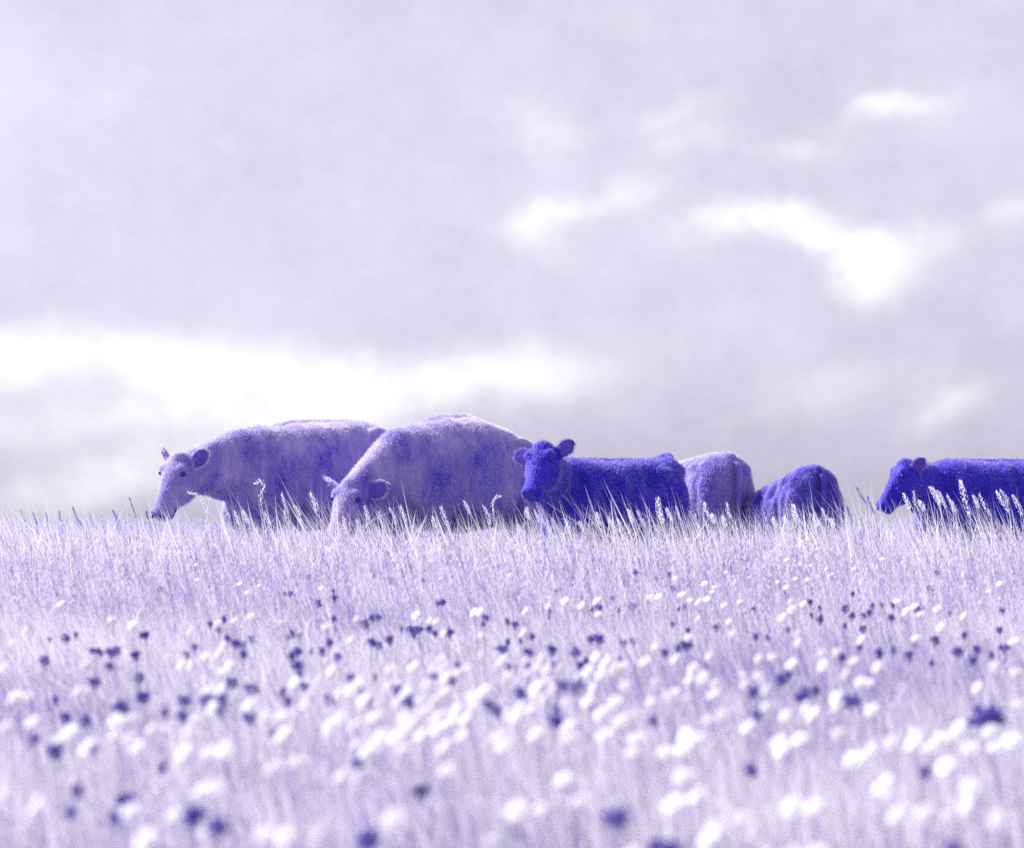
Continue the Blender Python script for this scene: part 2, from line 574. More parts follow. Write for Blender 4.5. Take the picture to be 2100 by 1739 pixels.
def make_bovine(name, label, coat, foot, yaw, scale, poll, muzzle, roll=0.0, length=1.0, fat=1.0,
                ears=((.35, .1), (.3, .1)), ear_face=(-.3, -1, .1), ear_size=1.0, far_face=(-1, .5, 0), far_slim=.7, fore=0.0, tips=1.0, hair_len=0.020, hair_n=60000, step=0.0, lump=0.0, seed=1, head_size=1.0, trunk=TRUNK,
                group=None, topline=None):
    """foot: world point under the middle of the trunk. The animal faces local +X.
    poll, muzzle: world points of the top of the head and the tip of the nose."""
    rr = random.Random(seed)
    R = Matrix.Rotation(yaw, 3, 'Z')
    gz = float(ground(foot[0], foot[1]))
    base = Vector((foot[0], foot[1], gz))
    inv = lambda p: (R.transposed() @ (Vector(p) - base)) / scale
    root = thing(name, label, 'cow' if 'cow' in name else 'calf', base, yaw, group)
    tx = [t[0] * length for t in topline] if topline else [0, 1]
    tz = [t[1] for t in topline] if topline else [0, 0]

    def lift_of(x, z):
        q = np.clip((np.asarray(z) - .62) / .55, 0, 1)
        return np.interp(x, tx, tz) * q * q * (3 - 2 * q)
    bm = bmesh.new()
    # trunk
    keys = []
    for x, zt, zb, w in trunk:
        keys.append((x * length, 0, (zt + zb) / 2, 0, w * fat, 0, 0, 0, (zt - zb) / 2))
    spline_loft(bm, keys, 3, 24, 2.35)
    S = length
    # hooks, pins, shoulder blades, brisket, flank
    for s in (-1, 1):
        ball(bm, Vector((-.47 * S, (.25 if scale > .9 else .225) * s * fat, 1.215 if scale > .9 else 1.19)), (.10, .075, .075) if scale > .9 else (.13, .07, .07))
        ball(bm, Vector((-.74 * S, .13 * s * fat, 1.15)), (.09, .07, .09))
        ball(bm, Vector((.50 * S, .20 * s * fat, .97)), (.16, .11, .22))
        ball(bm, Vector((.58 * S, .20 * s * fat, .82)), (.15, .11, .17))
        ball(bm, Vector((.02 * S, .24 * s * fat, .80)), (.38, .14, .22))
        ball(bm, Vector((-.58 * S, .22 * s * fat, .90)), (.20, .13, .26))
    ring_loft(bm, [(Vector((x * S, 0, 1.305)), Vector((0, .04, 0)), Vector((0, 0, .032))) for x in (-.66, -.4, -.1, .2, .45, .55)], 8, 2.0)   # spine
    ball(bm, Vector((.68 * S, 0, .66)), (.17, .13, .15))
    ball(bm, Vector((-.66 * S, 0, 1.29)), (.13, .05, .05))
    # head
    P, Q = inv(poll), inv(muzzle)
    a = (Q - P).normalized()
    side = Vector((0, 1, 0))
    fwd = Vector((1, 0, 0))
    u0 = (Vector((0, 0, 1)) * 0.55 + Vector((a.x, a.y, 0)) * 0.9)
    u = (u0 - a * u0.dot(a)).normalized()
    u = Matrix.Rotation(roll, 3, a) @ u
    sd = u.cross(a).normalized()
    Lh = (Q - P).length
    k = Lh / 0.52
    hw = 0.5 * (k + 1) * head_size
    prof = [(-.03, -.05, .05, .06), (.02, -.065, .11, .112), (.10, -.085, .145, .128), (.18, -.108, .165, .122), (.27, -.100, .145, .098),
            (.36, -.070, .110, .082), (.43, -.052, .088, .080), (.485, -.046, .082, .088), (.515, -.046, .078, .086), (.530, -.046, .062, .072)]
    keys = []
    for t, cu, hu, hs in prof:
        c = P + a * (t * k) + u * (cu * hw)
        keys.append((*c, *(sd * hs * hw), *(u * hu * hw)))
    spline_loft(bm, keys, 2, 18, 2.5)
    ball(bm, P + a * .01 * k - u * .005 * hw, (.085 * hw, .08 * hw, .062 * hw))
    for s in (-1, 1):                                   # cheek and brow
        ball(bm, P + a * .20 * k - u * .10 * hw + sd * s * .075 * hw, (.075 * hw,) * 3)
        ball(bm, P + a * .115 * k + u * .024 * hw + sd * s * .087 * hw, (.043 * hw,) * 3)
        ball(bm, P + a * .50 * k - u * .005 * hw + sd * s * .045 * hw, (.036 * hw,) * 3)
    # ears
    inner, fringe = [], []
    for s in (-1, 1):
        wld = R @ (sd * s)                              # which ear is nearer the camera
        near_ear = wld.y < 0
        lift, sweep = ears[0] if near_ear else ears[1]
        eb = P + a * .055 * k - u * .06 * hw + sd * s * .09 * hw
        ed = (sd * s - a * sweep - u * 0.15 + Vector((0, 0, 1)) * lift).normalized()
        face = R.transposed() @ Vector(ear_face if near_ear else far_face)
        slim = 1.0 if near_ear else far_slim
        nrm = (face - ed * face.dot(ed)).normalized()
        wd = ed.cross(nrm).normalized()
        keys = []
        prof_e = ((0, .034, .026), (.04, .050, .026), (.09, .068, .020), (.14, .064, .017), (.175, .042, .013), (.195, .016, .008))
        for t, w, th in prof_e:
            c = eb + ed * t * hw * ear_size
            keys.append((*c, *(wd * w * slim * hw * ear_size), *(nrm * th * hw)))
        spline_loft(bm, keys, 2, 14, 2.0)
        b = bmesh.new()
        keys = []
        for t, w, th in ((.02, .018, .004), (.05, .040, .006), (.10, .056, .006), (.145, .048, .005), (.175, .022, .003)):
            c = eb + ed * t * hw * ear_size + nrm * .0175 * hw
            keys.append((*(c * scale), *(wd * w * slim * hw * ear_size * scale), *(nrm * th * hw * scale)))
        spline_loft(b, keys, 2, 12, 2.0)
        inner.append(b)
        b = bmesh.new()
        fr = random.Random(seed * 3 + s)
        for q in range(150):
            t = fr.uniform(.02, .196)
            w = float(np.interp(t, [e[0] for e in prof_e], [e[1] for e in prof_e]))
            sg = fr.choice((-1, 1))
            c = eb + ed * t * hw * ear_size + wd * sg * w * slim * .93 * hw * ear_size + nrm * fr.uniform(-.010, .014) * hw
            dv = (wd * sg * (1.0 if t < .15 else .5) + ed * (.35 if t < .15 else 1.0) + nrm * fr.uniform(-.4, .5)).normalized()
            ln = fr.uniform(.007, .016)
            x = dv.cross(Vector((fr.uniform(-1, 1), fr.uniform(-1, 1), fr.uniform(-1, 1)))).normalized() * .0021
            b.faces.new([b.verts.new(v * scale) for v in (c - x, c + x, c + dv * ln)])
        fringe.append(b)
    # neck
    n0 = Vector((.36 * S, 0, .97))
    n1 = Vector((.66 * S, 0, 1.02))
    n3 = P + a * .12 * k - u * .07 * hw
    back = -u
    n2 = n1.lerp(n3, 0.52) + Vector((0, 0, 0.02)) + back * .02
    pts = [n0, n1, n2, n3]
    hh = [.30, .275, .205, .145]
    ww = [.22, .195, .145, .105]
    keys = []
    for i, p in enumerate(pts):
        t = (pts[min(i + 1, 3)] - pts[max(i - 1, 0)]).normalized()
        sv = Vector((-t.y, t.x, 0))
        sv = sv.normalized() if sv.length > 0.2 else side
        if sv.dot(side) < 0:
            sv = -sv
        hv = t.cross(sv).normalized()
        keys.append((*p, *(sv * ww[i] * (fat if i < 2 else 1)), *(hv * hh[i])))
    # keep the ring axes turning the same way
    for i in range(1, 4):
        if Vector(keys[i][6:9]).dot(Vector(keys[i - 1][6:9])) < 0:
            keys[i] = keys[i][:6] + tuple(-v for v in keys[i][6:9])
    spline_loft(bm, keys, 4, 18, 2.2)
    ball(bm, n1.lerp(n3, 0.30) - Vector((0, 0, .15)), (.20, .05, .11))       # dewlap
    # legs
    hoofs = []
    for s in (-1, 1):
        o = step * s
        y = .165 * s * fat
        lk = [(.52, y, .92, .15, .08), (.53, y, .70, .125, .085), (.54, y, .56, .085, .068), (.55 + o * .5, y, .44, .062, .055),
              (.56 + o, y, .36, .052, .050), (.55 + o, y, .22, .036, .034), (.55 + o, y, .11, .044, .042), (.575 + o, y, .05, .050, .044)]
        keys = [(x * 1.0 + (S - 1) * .5 + fore, yy, z, ax, 0, 0, 0, ay, 0) for x, yy, z, ax, ay in lk]
        spline_loft(bm, keys, 3, 12, 2.1)
        hoofs.append(Vector((.59 + o + fore + (S - 1) * .5, y, 0)))
        o = -step * s
        lk = [(-.58, y, 1.02, .20, .10), (-.585, y, .82, .19, .105), (-.575, y, .66, .14, .09), (-.62 + o * .5, y, .54, .088, .066),
              (-.70 + o, y, .45, .066, .050), (-.70 + o, y, .38, .050, .044), (-.675 + o, y, .23, .038, .036), (-.66 + o, y, .11, .046, .043),
              (-.635 + o, y, .05, .052, .044)]
        keys = [(x - (S - 1) * .62, yy, z, ax, 0, 0, 0, ay, 0) for x, yy, z, ax, ay in lk]
        spline_loft(bm, keys, 3, 12, 2.1)
        hoofs.append(Vector((-.62 + o - (S - 1) * .62, y, 0)))
    bmesh.ops.recalc_face_normals(bm, faces=bm.faces[:])
    tmp = bpy.data.meshes.new('tmp')
    bm.to_mesh(tmp)
    bm.free()
    to = bpy.data.objects.new('tmp', tmp)
    COL.objects.link(to)
    md = to.modifiers.new('r', 'REMESH')
    md.mode = 'VOXEL'
    md.voxel_size = 0.0165
    ms = to.modifiers.new('s', 'SMOOTH')
    ms.factor = 0.5
    ms.iterations = 9
    dg = bpy.context.evaluated_depsgraph_get()
    me = bpy.data.meshes.new_from_object(to.evaluated_get(dg))
    bpy.data.objects.remove(to)
    bpy.data.meshes.remove(tmp)
    n = len(me.vertices)
    V = np.empty(n * 3, np.float32)
    me.vertices.foreach_get('co', V)
    V = V.reshape(-1, 3)
    Nn = np.empty(n * 3, np.float32)
    me.vertices.foreach_get('normal', Nn)
    Nn = Nn.reshape(-1, 3)
    # folds of loose hide and muscle over the trunk
    tr = np.clip((V[:, 2] - .5) / .2, 0, 1) * np.clip((1.34 - V[:, 2]) / .12, .12, 1) * np.clip((.75 - np.abs(V[:, 0])) / .2, 0, 1)
    fold = 0.016 * noise2(V[:, 0] * 8 + V[:, 2] * 5, V[:, 2] * 3 + V[:, 1] * 2, seed) + 0.008 * noise2(V[:, 0] * 20, V[:, 2] * 9, seed + 3)
    ribs = 0.011 * np.sin(V[:, 0] * 34 + V[:, 2] * 5) * np.exp(-((V[:, 0] + .05) / .3) ** 2)
    X, Z = V[:, 0] / S, V[:, 2]
    win = lambda lo, hi: np.clip((Z - lo) / .12, 0, 1) * np.clip((hi - Z) / .12, 0, 1)
    crease = -.042 * np.exp(-((X - .31 - .10 * (Z - .8)) / .045) ** 2) * win(.52, 1.16)          # behind the shoulder
    crease -= .050 * np.exp(-((X + .26) / .11) ** 2 - ((Z - 1.13) / .085) ** 2)                   # hollow of the flank
    crease -= .036 * np.exp(-((X + .35 + .28 * (Z - .8)) / .05) ** 2) * win(.48, 1.02)            # fold before the thigh
    crease -= .022 * np.exp(-((X - .62 + .2 * (Z - 1.)) / .03) ** 2) * win(.80, 1.24)             # neck folds
    crease += .016 * np.exp(-((X - .47 - .15 * (Z - .9)) / .05) ** 2) * win(.75, 1.26)            # edge of the shoulder blade
    crease -= .020 * np.exp(-((X + .60) / .045) ** 2) * win(.62, 1.10)                            # muscle groove of the thigh
    V = V + Nn * (crease * np.clip(np.abs(V[:, 1]) / .1, 0, 1))[:, None]
    V = V + Nn * ((fold + ribs) * tr * (1 + lump))[:, None]
    V[:, 2] += lift_of(V[:, 0], V[:, 2])
    V *= scale
    me.vertices.foreach_set('co', np.ascontiguousarray(V).ravel())
    me.update()
    me.polygons.foreach_set('use_smooth', [True] * len(me.polygons))
    me.materials.clear()
    me.materials.append(coat[0])
    me.name = 'body'
    body = put('body', me, root)

    # hair
    me.calc_loop_triangles()
    nt = len(me.loop_triangles)
    T = np.empty(nt * 3, np.int32)
    me.loop_triangles.foreach_get('vertices', T)
    T = T.reshape(-1, 3)
    A, B, C = V[T[:, 0]], V[T[:, 1]], V[T[:, 2]]
    cr = np.cross(B - A, C - A)
    area = np.linalg.norm(cr, axis=1)
    wgt = area * np.clip((A[:, 2] - .12) / .3, 0.15, 1)
    g2 = np.random.default_rng(seed * 7 + 1)
    pick = g2.choice(nt, hair_n, p=wgt / wgt.sum())
    r1, r2 = g2.random(hair_n), g2.random(hair_n)
    fl = r1 + r2 > 1
    r1[fl], r2[fl] = 1 - r1[fl], 1 - r2[fl]
    p = A[pick] + (B - A)[pick] * r1[:, None] + (C - A)[pick] * r2[:, None]
    nn = cr[pick] / (area[pick][:, None] + 1e-9)
    Pw, Qw, aw = np.array(P) * scale, np.array(Q) * scale, np.array(a)
    th = (p - Pw) @ aw
    near = np.linalg.norm(p - (Pw + aw * np.clip(th, 0, Lh * scale)[:, None]), axis=1) < .20 * scale
    head = near & (th > -.03)
    flow = np.tile(np.array([-.75, 0, -.65]), (hair_n, 1))
    flow[head] = -aw * 0.3 + np.array([0, 0, -.2])
    flow += g2.normal(0, .45, (hair_n, 3))
    flow -= nn * np.sum(flow * nn, 1)[:, None]
    d = nn * (0.38 + 0.35 * g2.random((hair_n, 1))) + flow * 0.8
    d /= np.linalg.norm(d, axis=1)[:, None]
    ln = hair_len * scale * (0.55 + 0.8 * g2.random(hair_n)) * np.where(head, np.where(th > .3 * scale, .45, .75), 1.0)
    wv = np.cross(d, g2.normal(0, 1, (hair_n, 3)))
    wv /= np.linalg.norm(wv, axis=1)[:, None]
    wv *= (0.0016 + 0.0012 * g2.random(hair_n))[:, None]
    p0 = p - nn * 0.004
    tip = p + d * ln[:, None] + np.array([0, 0, -.18]) * ln[:, None]
    HV = np.stack([p0 - wv, p0 + wv, tip], 1).reshape(-1, 3)
    HF = np.arange(hair_n * 3).reshape(-1, 3)
    pat = .5 + .5 * noise2(p[:, 0] * 13 + p[:, 1] * 3, p[:, 2] * 8 + p[:, 1] * 5, seed + 4)
    rt = np.clip(tips * .22 * pat, 0, 1)
    tp = np.clip(tips * (.35 + .75 * pat * g2.random(hair_n) + .2 * g2.random(hair_n)), 0, 1)
    tone = np.stack([rt, rt, tp], 1).ravel()
    h = put('coat', np_mesh('coat', HV, HF, coat[1], tone), root)
    h['kind'] = 'stuff'
    h['label'] = 'short rough hair of the coat'

    # eyes, nose, hooves, tail
    for b in inner:
        e = bm_mesh('inner_ear', b, M_EAR)
        e.polygons.foreach_set('use_smooth', [True] * len(e.polygons))
        put('inner_ear', e, body)
    for b in fringe:
        put('ear_fringe', bm_mesh('ear_fringe', b, M_FRINGE if coat not in (COAT_BLACK, COAT_SOOT) else M_FRINGE_DARK), body)['kind'] = 'stuff'
    for s in (-1, 1):
        b = bmesh.new()
        c = (P + a * .155 * k + u * .012 * hw + sd * s * .108 * hw) * scale
        bmesh.ops.create_uvsphere(b, u_segments=12, v_segments=8, radius=.020 * scale, matrix=Matrix.Translation(c))
        e = bpy.data.meshes.new('eye')
        b.to_mesh(e)
        b.free()
        e.materials.append(M_EYE)
        e.polygons.foreach_set('use_smooth', [True] * len(e.polygons))
        put('eye', e, body)
    b = bmesh.new()
    c = (Q - u * .020 * hw - a * .004) * scale
    rot = Matrix((sd, u, a)).transposed()
    ball(b, c, (.064 * hw * scale, .044 * hw * scale, .026 * scale), rot)
    e = bpy.data.meshes.new('nose')
    b.to_mesh(e)
    b.free()
    e.materials.append(M_NOSE)
    e.polygons.foreach_set('use_smooth', [True] * len(e.polygons))
    put('nose', e, body)
    for s in (-1, 1):
        b = bmesh.new()
        ball(b, (Q - u * .014 * hw + sd * s * .046 * hw + a * .012) * scale, (.014 * scale, .010 * scale, .018 * scale), rot)
        put('nostril', bm_mesh('nostril', b, M_EYE), body)
        b = bmesh.new()                                  # line of the mouth along the cheek
        pts = [P + a * (t * k) - u * up * hw + sd * s * w * hw for t, up, w in ((.522, .082, .040), (.505, .088, .076), (.47, .092, .083), (.43, .094, .078), (.39, .098, .070))]
        tube(b, [p * scale for p in pts], [.004 * scale, .008 * scale, .008 * scale, .007 * scale, .003 * scale], 6)
        put('mouth', bm_mesh('mouth', b, M_EYE), body)
    for hp in hoofs:
        wp = base + R @ (hp * scale)
        dz = float(ground(wp.x, wp.y)) - base.z
        b = bmesh.new()
        for s in (-1, 1):
            ring_loft(b, [(hp * scale + Vector((.012, .024 * s, dz - .004)), Vector((.062, 0, 0)) * scale, Vector((0, .027, 0)) * scale),
                          (hp * scale + Vector((.0, .023 * s, dz + .035)), Vector((.056, 0, 0)) * scale, Vector((0, .026, 0)) * scale),
                          (hp * scale + Vector((-.02, .02 * s, .085 * scale)), Vector((.042, 0, 0)) * scale, Vector((0, .023, 0)) * scale)], 10, 2.0)
        e = bpy.data.meshes.new('hoof')
        b.to_mesh(e)
        b.free()
        e.materials.append(M_HOOF)
        put('hoof', e, root)
    b = bmesh.new()
    x0 = -.79 * S
    tl = [(x0 + .06, 0, 1.25, .035), (x0 - .03, 0, 1.22, .034), (x0 - .07, .01, 1.08, .028), (x0 - .075, .02, .88, .022),
          (x0 - .07, .03, .68, .018), (x0 - .07, .03, .56, .036), (x0 - .07, .03, .44, .042), (x0 - .07, .03, .34, .012)]
    keys = [(x * scale, y * scale, (z + float(lift_of(x, z))) * scale, r * scale, 0, 0, 0, r * scale, 0) for x, y, z, r in tl]
    spline_loft(b, keys, 3, 10, 2.0)
    e = bpy.data.meshes.new('tail')
    b.to_mesh(e)
    b.free()
    e.materials.append(coat[0])
    e.polygons.foreach_set('use_smooth', [True] * len(e.polygons))
    put('tail', e, root)
    return root


def heading(phi):
    """facing screen-left, turned phi degrees towards the camera"""
    f = math.radians(phi)
    return math.atan2(-math.sin(f), -math.cos(f))


def under(px, d):
    return ((px - CX) / FPX * d, d)


make_bovine('cow', 'violet cow at the left with raised head, muzzle pointing left above the grass', COAT_BROWN,
            under(640, 25.6), heading(38), 1.0, at(368, 938, 24.8), at(322, 1054, 24.62), roll=math.radians(-6), length=.93, seed=3,
            ears=((.8, .3), (1.3, .1)), ear_face=(-.5, -1, 0), ear_size=1.05, far_slim=.55,
            topline=[(-.85, -.04), (-.45, .03), (-.1, .03), (.2, .02), (.42, -.03), (.55, -.02), (.7, 0)])
make_bovine('cow', 'violet cow just left of the deep blue calf, head lowered to graze', COAT_BROWN,
            under(950, 24.9), heading(40), 1.0, at(722, 990, 24.2), at(680, 1108, 24.0), roll=math.radians(-6), length=.88, seed=5,
            ears=((.25, .15), (.7, .0)), ear_face=(-.35, -1, .1), ear_size=1.1, fore=-.13,
            topline=[(-.85, -.26), (-.6, -.13), (-.35, -.03), (-.05, .06), (.25, .05), (.5, -.02), (.75, 0)])
make_bovine('calf', 'deep blue calf in the middle looking this way with both ears out', COAT_BLACK,
            under(1254, 24.0), heading(31), .80, at(1114, 916, 23.4), at(1086, 1012, 23.18), roll=math.radians(4), length=.82, seed=8,
            hair_n=46000, hair_len=.030, head_size=1.14, ears=((.75, .05), (.2, .0)), ear_face=(-.1, -1, .1), far_face=(-.3, -1, 0), far_slim=1.0,
            topline=[(-.85, .06), (-.72, .05), (-.55, -.01), (.1, -.01), (.7, 0)])
make_bovine('calf', 'pale violet calf seen from behind, just right of the deep blue calf', COAT_PALE,
            under(1402, 26.0), heading(-54), .805, at(1310, 1020, 27.0), at(1300, 1115, 27.1), length=.98, seed=12,
            hair_n=46000, hair_len=.026, topline=[(-.85, .03), (-.6, .03), (0, -.04), (.4, -.10), (.9, -.2)])
make_bovine('calf', 'small dark calf grazing with its rump turned this way', COAT_SOOT,
            under(1610, 25.4), heading(-62), .735, at(1592, 1090, 26.1), at(1586, 1170, 26.2), length=.84, seed=15,
            hair_n=40000, hair_len=.030, topline=[(-.85, .02), (-.6, .02), (-.2, -.07), (.3, -.20), (.6, -.30), (.9, -.36)])
make_bovine('cow', 'deep blue cow walking in from the right edge, head held level', COAT_BLACK,
            under(2055, 25.0), heading(16), .79, at(1858, 950, 24.62), at(1804, 1040, 24.56), roll=math.radians(-4), length=1.05, seed=21,
            hair_n=48000, hair_len=.026, ears=((.7, .55), (-.2, .3)), ear_face=(.2, -1, 0), head_size=1.05)


# ------------------------------------------------------------------ meadow grass
def scatter(n, y0, y1, margin, power=1.0):
    t = rng.random(n) ** power
    y = y0 + (y1 - y0) * t
    hw = 0.156 * y + margin
    x = (rng.random(n) * 2 - 1) * hw
    return x, y


def blades(n, y0, y1, margin, hmin, hmax, wmin, wmax, power, seed):
    x, y = scatter(n, y0, y1, margin, power)
    cl = noise2(x * 2.2, y * 1.5, seed) * .5 + noise2(x * 6.1, y * 4.3, seed + 5) * .35
    z = ground(x, y)
    h = (hmin + (hmax - hmin) * rng.random(n)) * (1 + .42 * cl)
    w = (wmin + (wmax - wmin) * rng.random(n)) * np.where(rng.random(n) < .10, 1.9, 1.0)
    az = rng.random(n) * 2 * np.pi
    bend = 0.08 + 0.75 * rng.random(n) ** 2.2
    lx = np.cos(az) * bend - 0.26 * rng.random(n) - .06
    ly = np.sin(az) * bend
    wa = rng.random(n) * np.pi
    wx, wy = np.cos(wa) * w * .5, np.sin(wa) * w * .5
    base = np.stack([x, y, z - .02], 1)
    side = np.stack([wx, wy, np.zeros(n)], 1)
    mid = base + np.stack([lx * h * .35, ly * h * .35, h * .58], 1)
    tip = base + np.stack([lx * h, ly * h, h * (1 - .35 * bend)], 1)
    V = np.stack([base - side, base + side, mid + side * .8, mid - side * .8, tip], 1).reshape(-1, 3)
    i = np.arange(n)[:, None] * 5
    F = np.concatenate([i + np.array([[0, 1, 2]]), i + np.array([[0, 2, 3]]), i + np.array([[3, 2, 4]])])
    patch = noise2(x * 1.1 + 3, y * .55, seed + 9)
    tone = np.clip(.52 + .18 * cl + (.16 + .12 * (y < 17)) * patch + rng.normal(0, .24, n), 0, 1)
    return V, F, np.repeat(tone, 5)


def build_grass():
    parts = [blades(150000, 17.0, 30.0, 1.2, .30, .50, .004, .008, 1.0, 1.0),
             blades(26000, 20.5, 24.4, 1.2, .40, .68, .004, .009, 1.0, 9.0),
             blades(110000, 7.5, 17.0, 1.0, .22, .42, .004, .008, 1.0, 4.0),
             blades(16000, 2.5, 7.5, 1.0, .20, .34, .004, .008, 1.0, 6.0)]
    V, F, t = blades(46000, 21.0, 24.0, 1.2, .44, .86, .005, .013, 1.0, 13.0)
    c = V.reshape(-1, 5, 3)
    keep = noise2(c[:, 0, 0] * 6.0, c[:, 0, 1] * 4.0, 21.0) + .45 * rng.random(len(c)) > .58
    m = int(keep.sum())
    i = np.arange(m)[:, None] * 5
    tall = t.reshape(-1, 5)[keep] * .5 + .5
    parts.append((c[keep].reshape(-1, 3), np.concatenate([i + np.array([[0, 1, 2]]), i + np.array([[0, 2, 3]]), i + np.array([[3, 2, 4]])]), tall.ravel()))
    off, VV, FF, TT = 0, [], [], []
    for V, F, t in parts:
        VV.append(V)
        FF.append(F + off)
        TT.append(t)
        off += len(V)
    o = put('meadow_grass', np_mesh('meadow_grass', np.concatenate(VV), np.concatenate(FF), M_GRASS, np.concatenate(TT)))
    o['kind'] = 'stuff'
    o['label'] = 'pale meadow grass covering the hilltop'
    o['category'] = 'grass'


build_grass()


def build_seed_grass(n=9000):
    x, y = scatter(n, 14.0, 30.0, 1.2, 0.7)
    z = ground(x, y)
    h = .36 + .24 * rng.random(n)
    lean = -.10 - .22 * rng.random(n)
    leany = rng.normal(0, .08, n)
    V, F, T = [], [], []
    nk = 9
    base = np.stack([x, y, z], 1)
    tip = base + np.stack([lean * h, leany * h, h], 1)
    tone0 = np.where(rng.random(n) < .32, .08, .55) + rng.normal(0, .12, n)
    # two crossed slivers for the stalk
    off = 0
    for sv in (np.array([.0016, 0, 0]), np.array([0, .0016, 0])):
        V.append(np.stack([base - sv, base + sv, tip], 1).reshape(-1, 3))
        F.append(np.arange(n * 3).reshape(-1, 3) + off)
        T.append(np.repeat(np.clip(tone0 + .1, 0, 1), 3))
        off += n * 3
    L = .07 + .08 * rng.random(n)
    dirn = (tip - base) / np.linalg.norm(tip - base, axis=1)[:, None]
    for k in range(nk):
        t = k / (nk - 1)
        c = tip - dirn * (L * (1 - t))[:, None]
        az = rng.random(n) * 2 * np.pi
        rad = (.006 + .012 * math.sin(math.pi * min(1, t * .9 + .1))) * (0.6 + .8 * rng.random(n))
        o1 = np.stack([np.cos(az) * rad, np.sin(az) * rad, .014 + .012 * rng.random(n)], 1)
        s = np.stack([-np.sin(az), np.cos(az), np.zeros(n)], 1) * .0032
        V.append(np.stack([c - s, c + s + o1 * .4, c + o1 * 1.3], 1).reshape(-1, 3))
        F.append(np.arange(n * 3).reshape(-1, 3) + off)
        T.append(np.repeat(np.clip(tone0 + .1, 0, 1), 3))
        off += n * 3
    o = put('seeding_grass', np_mesh('seeding_grass', np.concatenate(V), np.concatenate(F), M_SEED, np.concatenate(T)))
    o['kind'] = 'stuff'
    o['label'] = 'thin seeding grass heads rising over the meadow'
    o['category'] = 'grass'


build_seed_grass()


# ------------------------------------------------------------------ single grass stalks that stand out
def grass_stalk(tips, d, label, group=None, mat=M_STALK, fat=1.0, dense=26, name='grass_stalk', head_frac=None, lean=.22):
    """tips: photograph positions of the head's axis, from where it starts to the end"""
    W = [at(px, py, d) for px, py in tips]
    first = W[0]
    dirv = (W[1] - W[0]).normalized()
    gx = first.x + lean * .5 * random.uniform(.5, 1.5)
    gy = d + random.uniform(-.05, .05)
    foot = Vector((gx, gy, float(ground(gx, gy))))
    root = thing(name, label, 'grass stalk', foot, 0, group)
    b = bmesh.new()
    h = first - foot
    mid = h * .55 + Vector((-.012, 0, 0))
    pts = [Vector((0, 0, -.02)), mid * .5 + Vector((.006, 0, 0)), mid, h]
    pts = [Vector(p) for p in catmull([np.array(p) for p in pts], 3)]
    tube(b, pts, [.0028 - .0012 * i / len(pts) for i in range(len(pts))])
    put('stem', bm_mesh('stem', b, mat), root)
    b = bmesh.new()
    ax = [Vector(p) for p in catmull([np.array(w - foot) for w in W], 6)] if len(W) > 2 else [h.lerp(W[-1] - foot, i / 8) for i in range(9)]
    tube(b, ax, [.0022] * len(ax), 4)
    n = len(ax) - 1
    for k in range(dense):
        t = (k + .5) / dense
        i = min(int(t * n), n - 1)
        c = ax[i].lerp(ax[i + 1], t * n - i)
        dr = (ax[i + 1] - ax[i]).normalized()
        az = k * 2.4 + random.random()
        s1 = dr.cross(Vector((0, 1, 0))).normalized()
        s2 = dr.cross(s1)
        out = s1 * math.cos(az) + s2 * math.sin(az)
        r = (.004 + .0075 * math.sin(math.pi * (t * .85 + .12))) * fat
        ln = .016 * (0.8 + .5 * random.random()) * (0.7 + .3 * fat)
        p0 = c + out * .001
        p1 = c + out * r + dr * ln * .55
        p2 = c + out * r * .9 + dr * ln * 1.25
        wd = dr.cross(out) * .0034 * fat
        v = [b.verts.new(q) for q in (p0, p1 + wd, p2, p1 - wd, p1 + out * .003)]
        b.faces.new((v[0], v[1], v[4]))
        b.faces.new((v[1], v[2], v[4]))
        b.faces.new((v[2], v[3], v[4]))
        b.faces.new((v[3], v[0], v[4]))
    put('seed_head', bm_mesh('seed_head', b, mat), root)
    return root


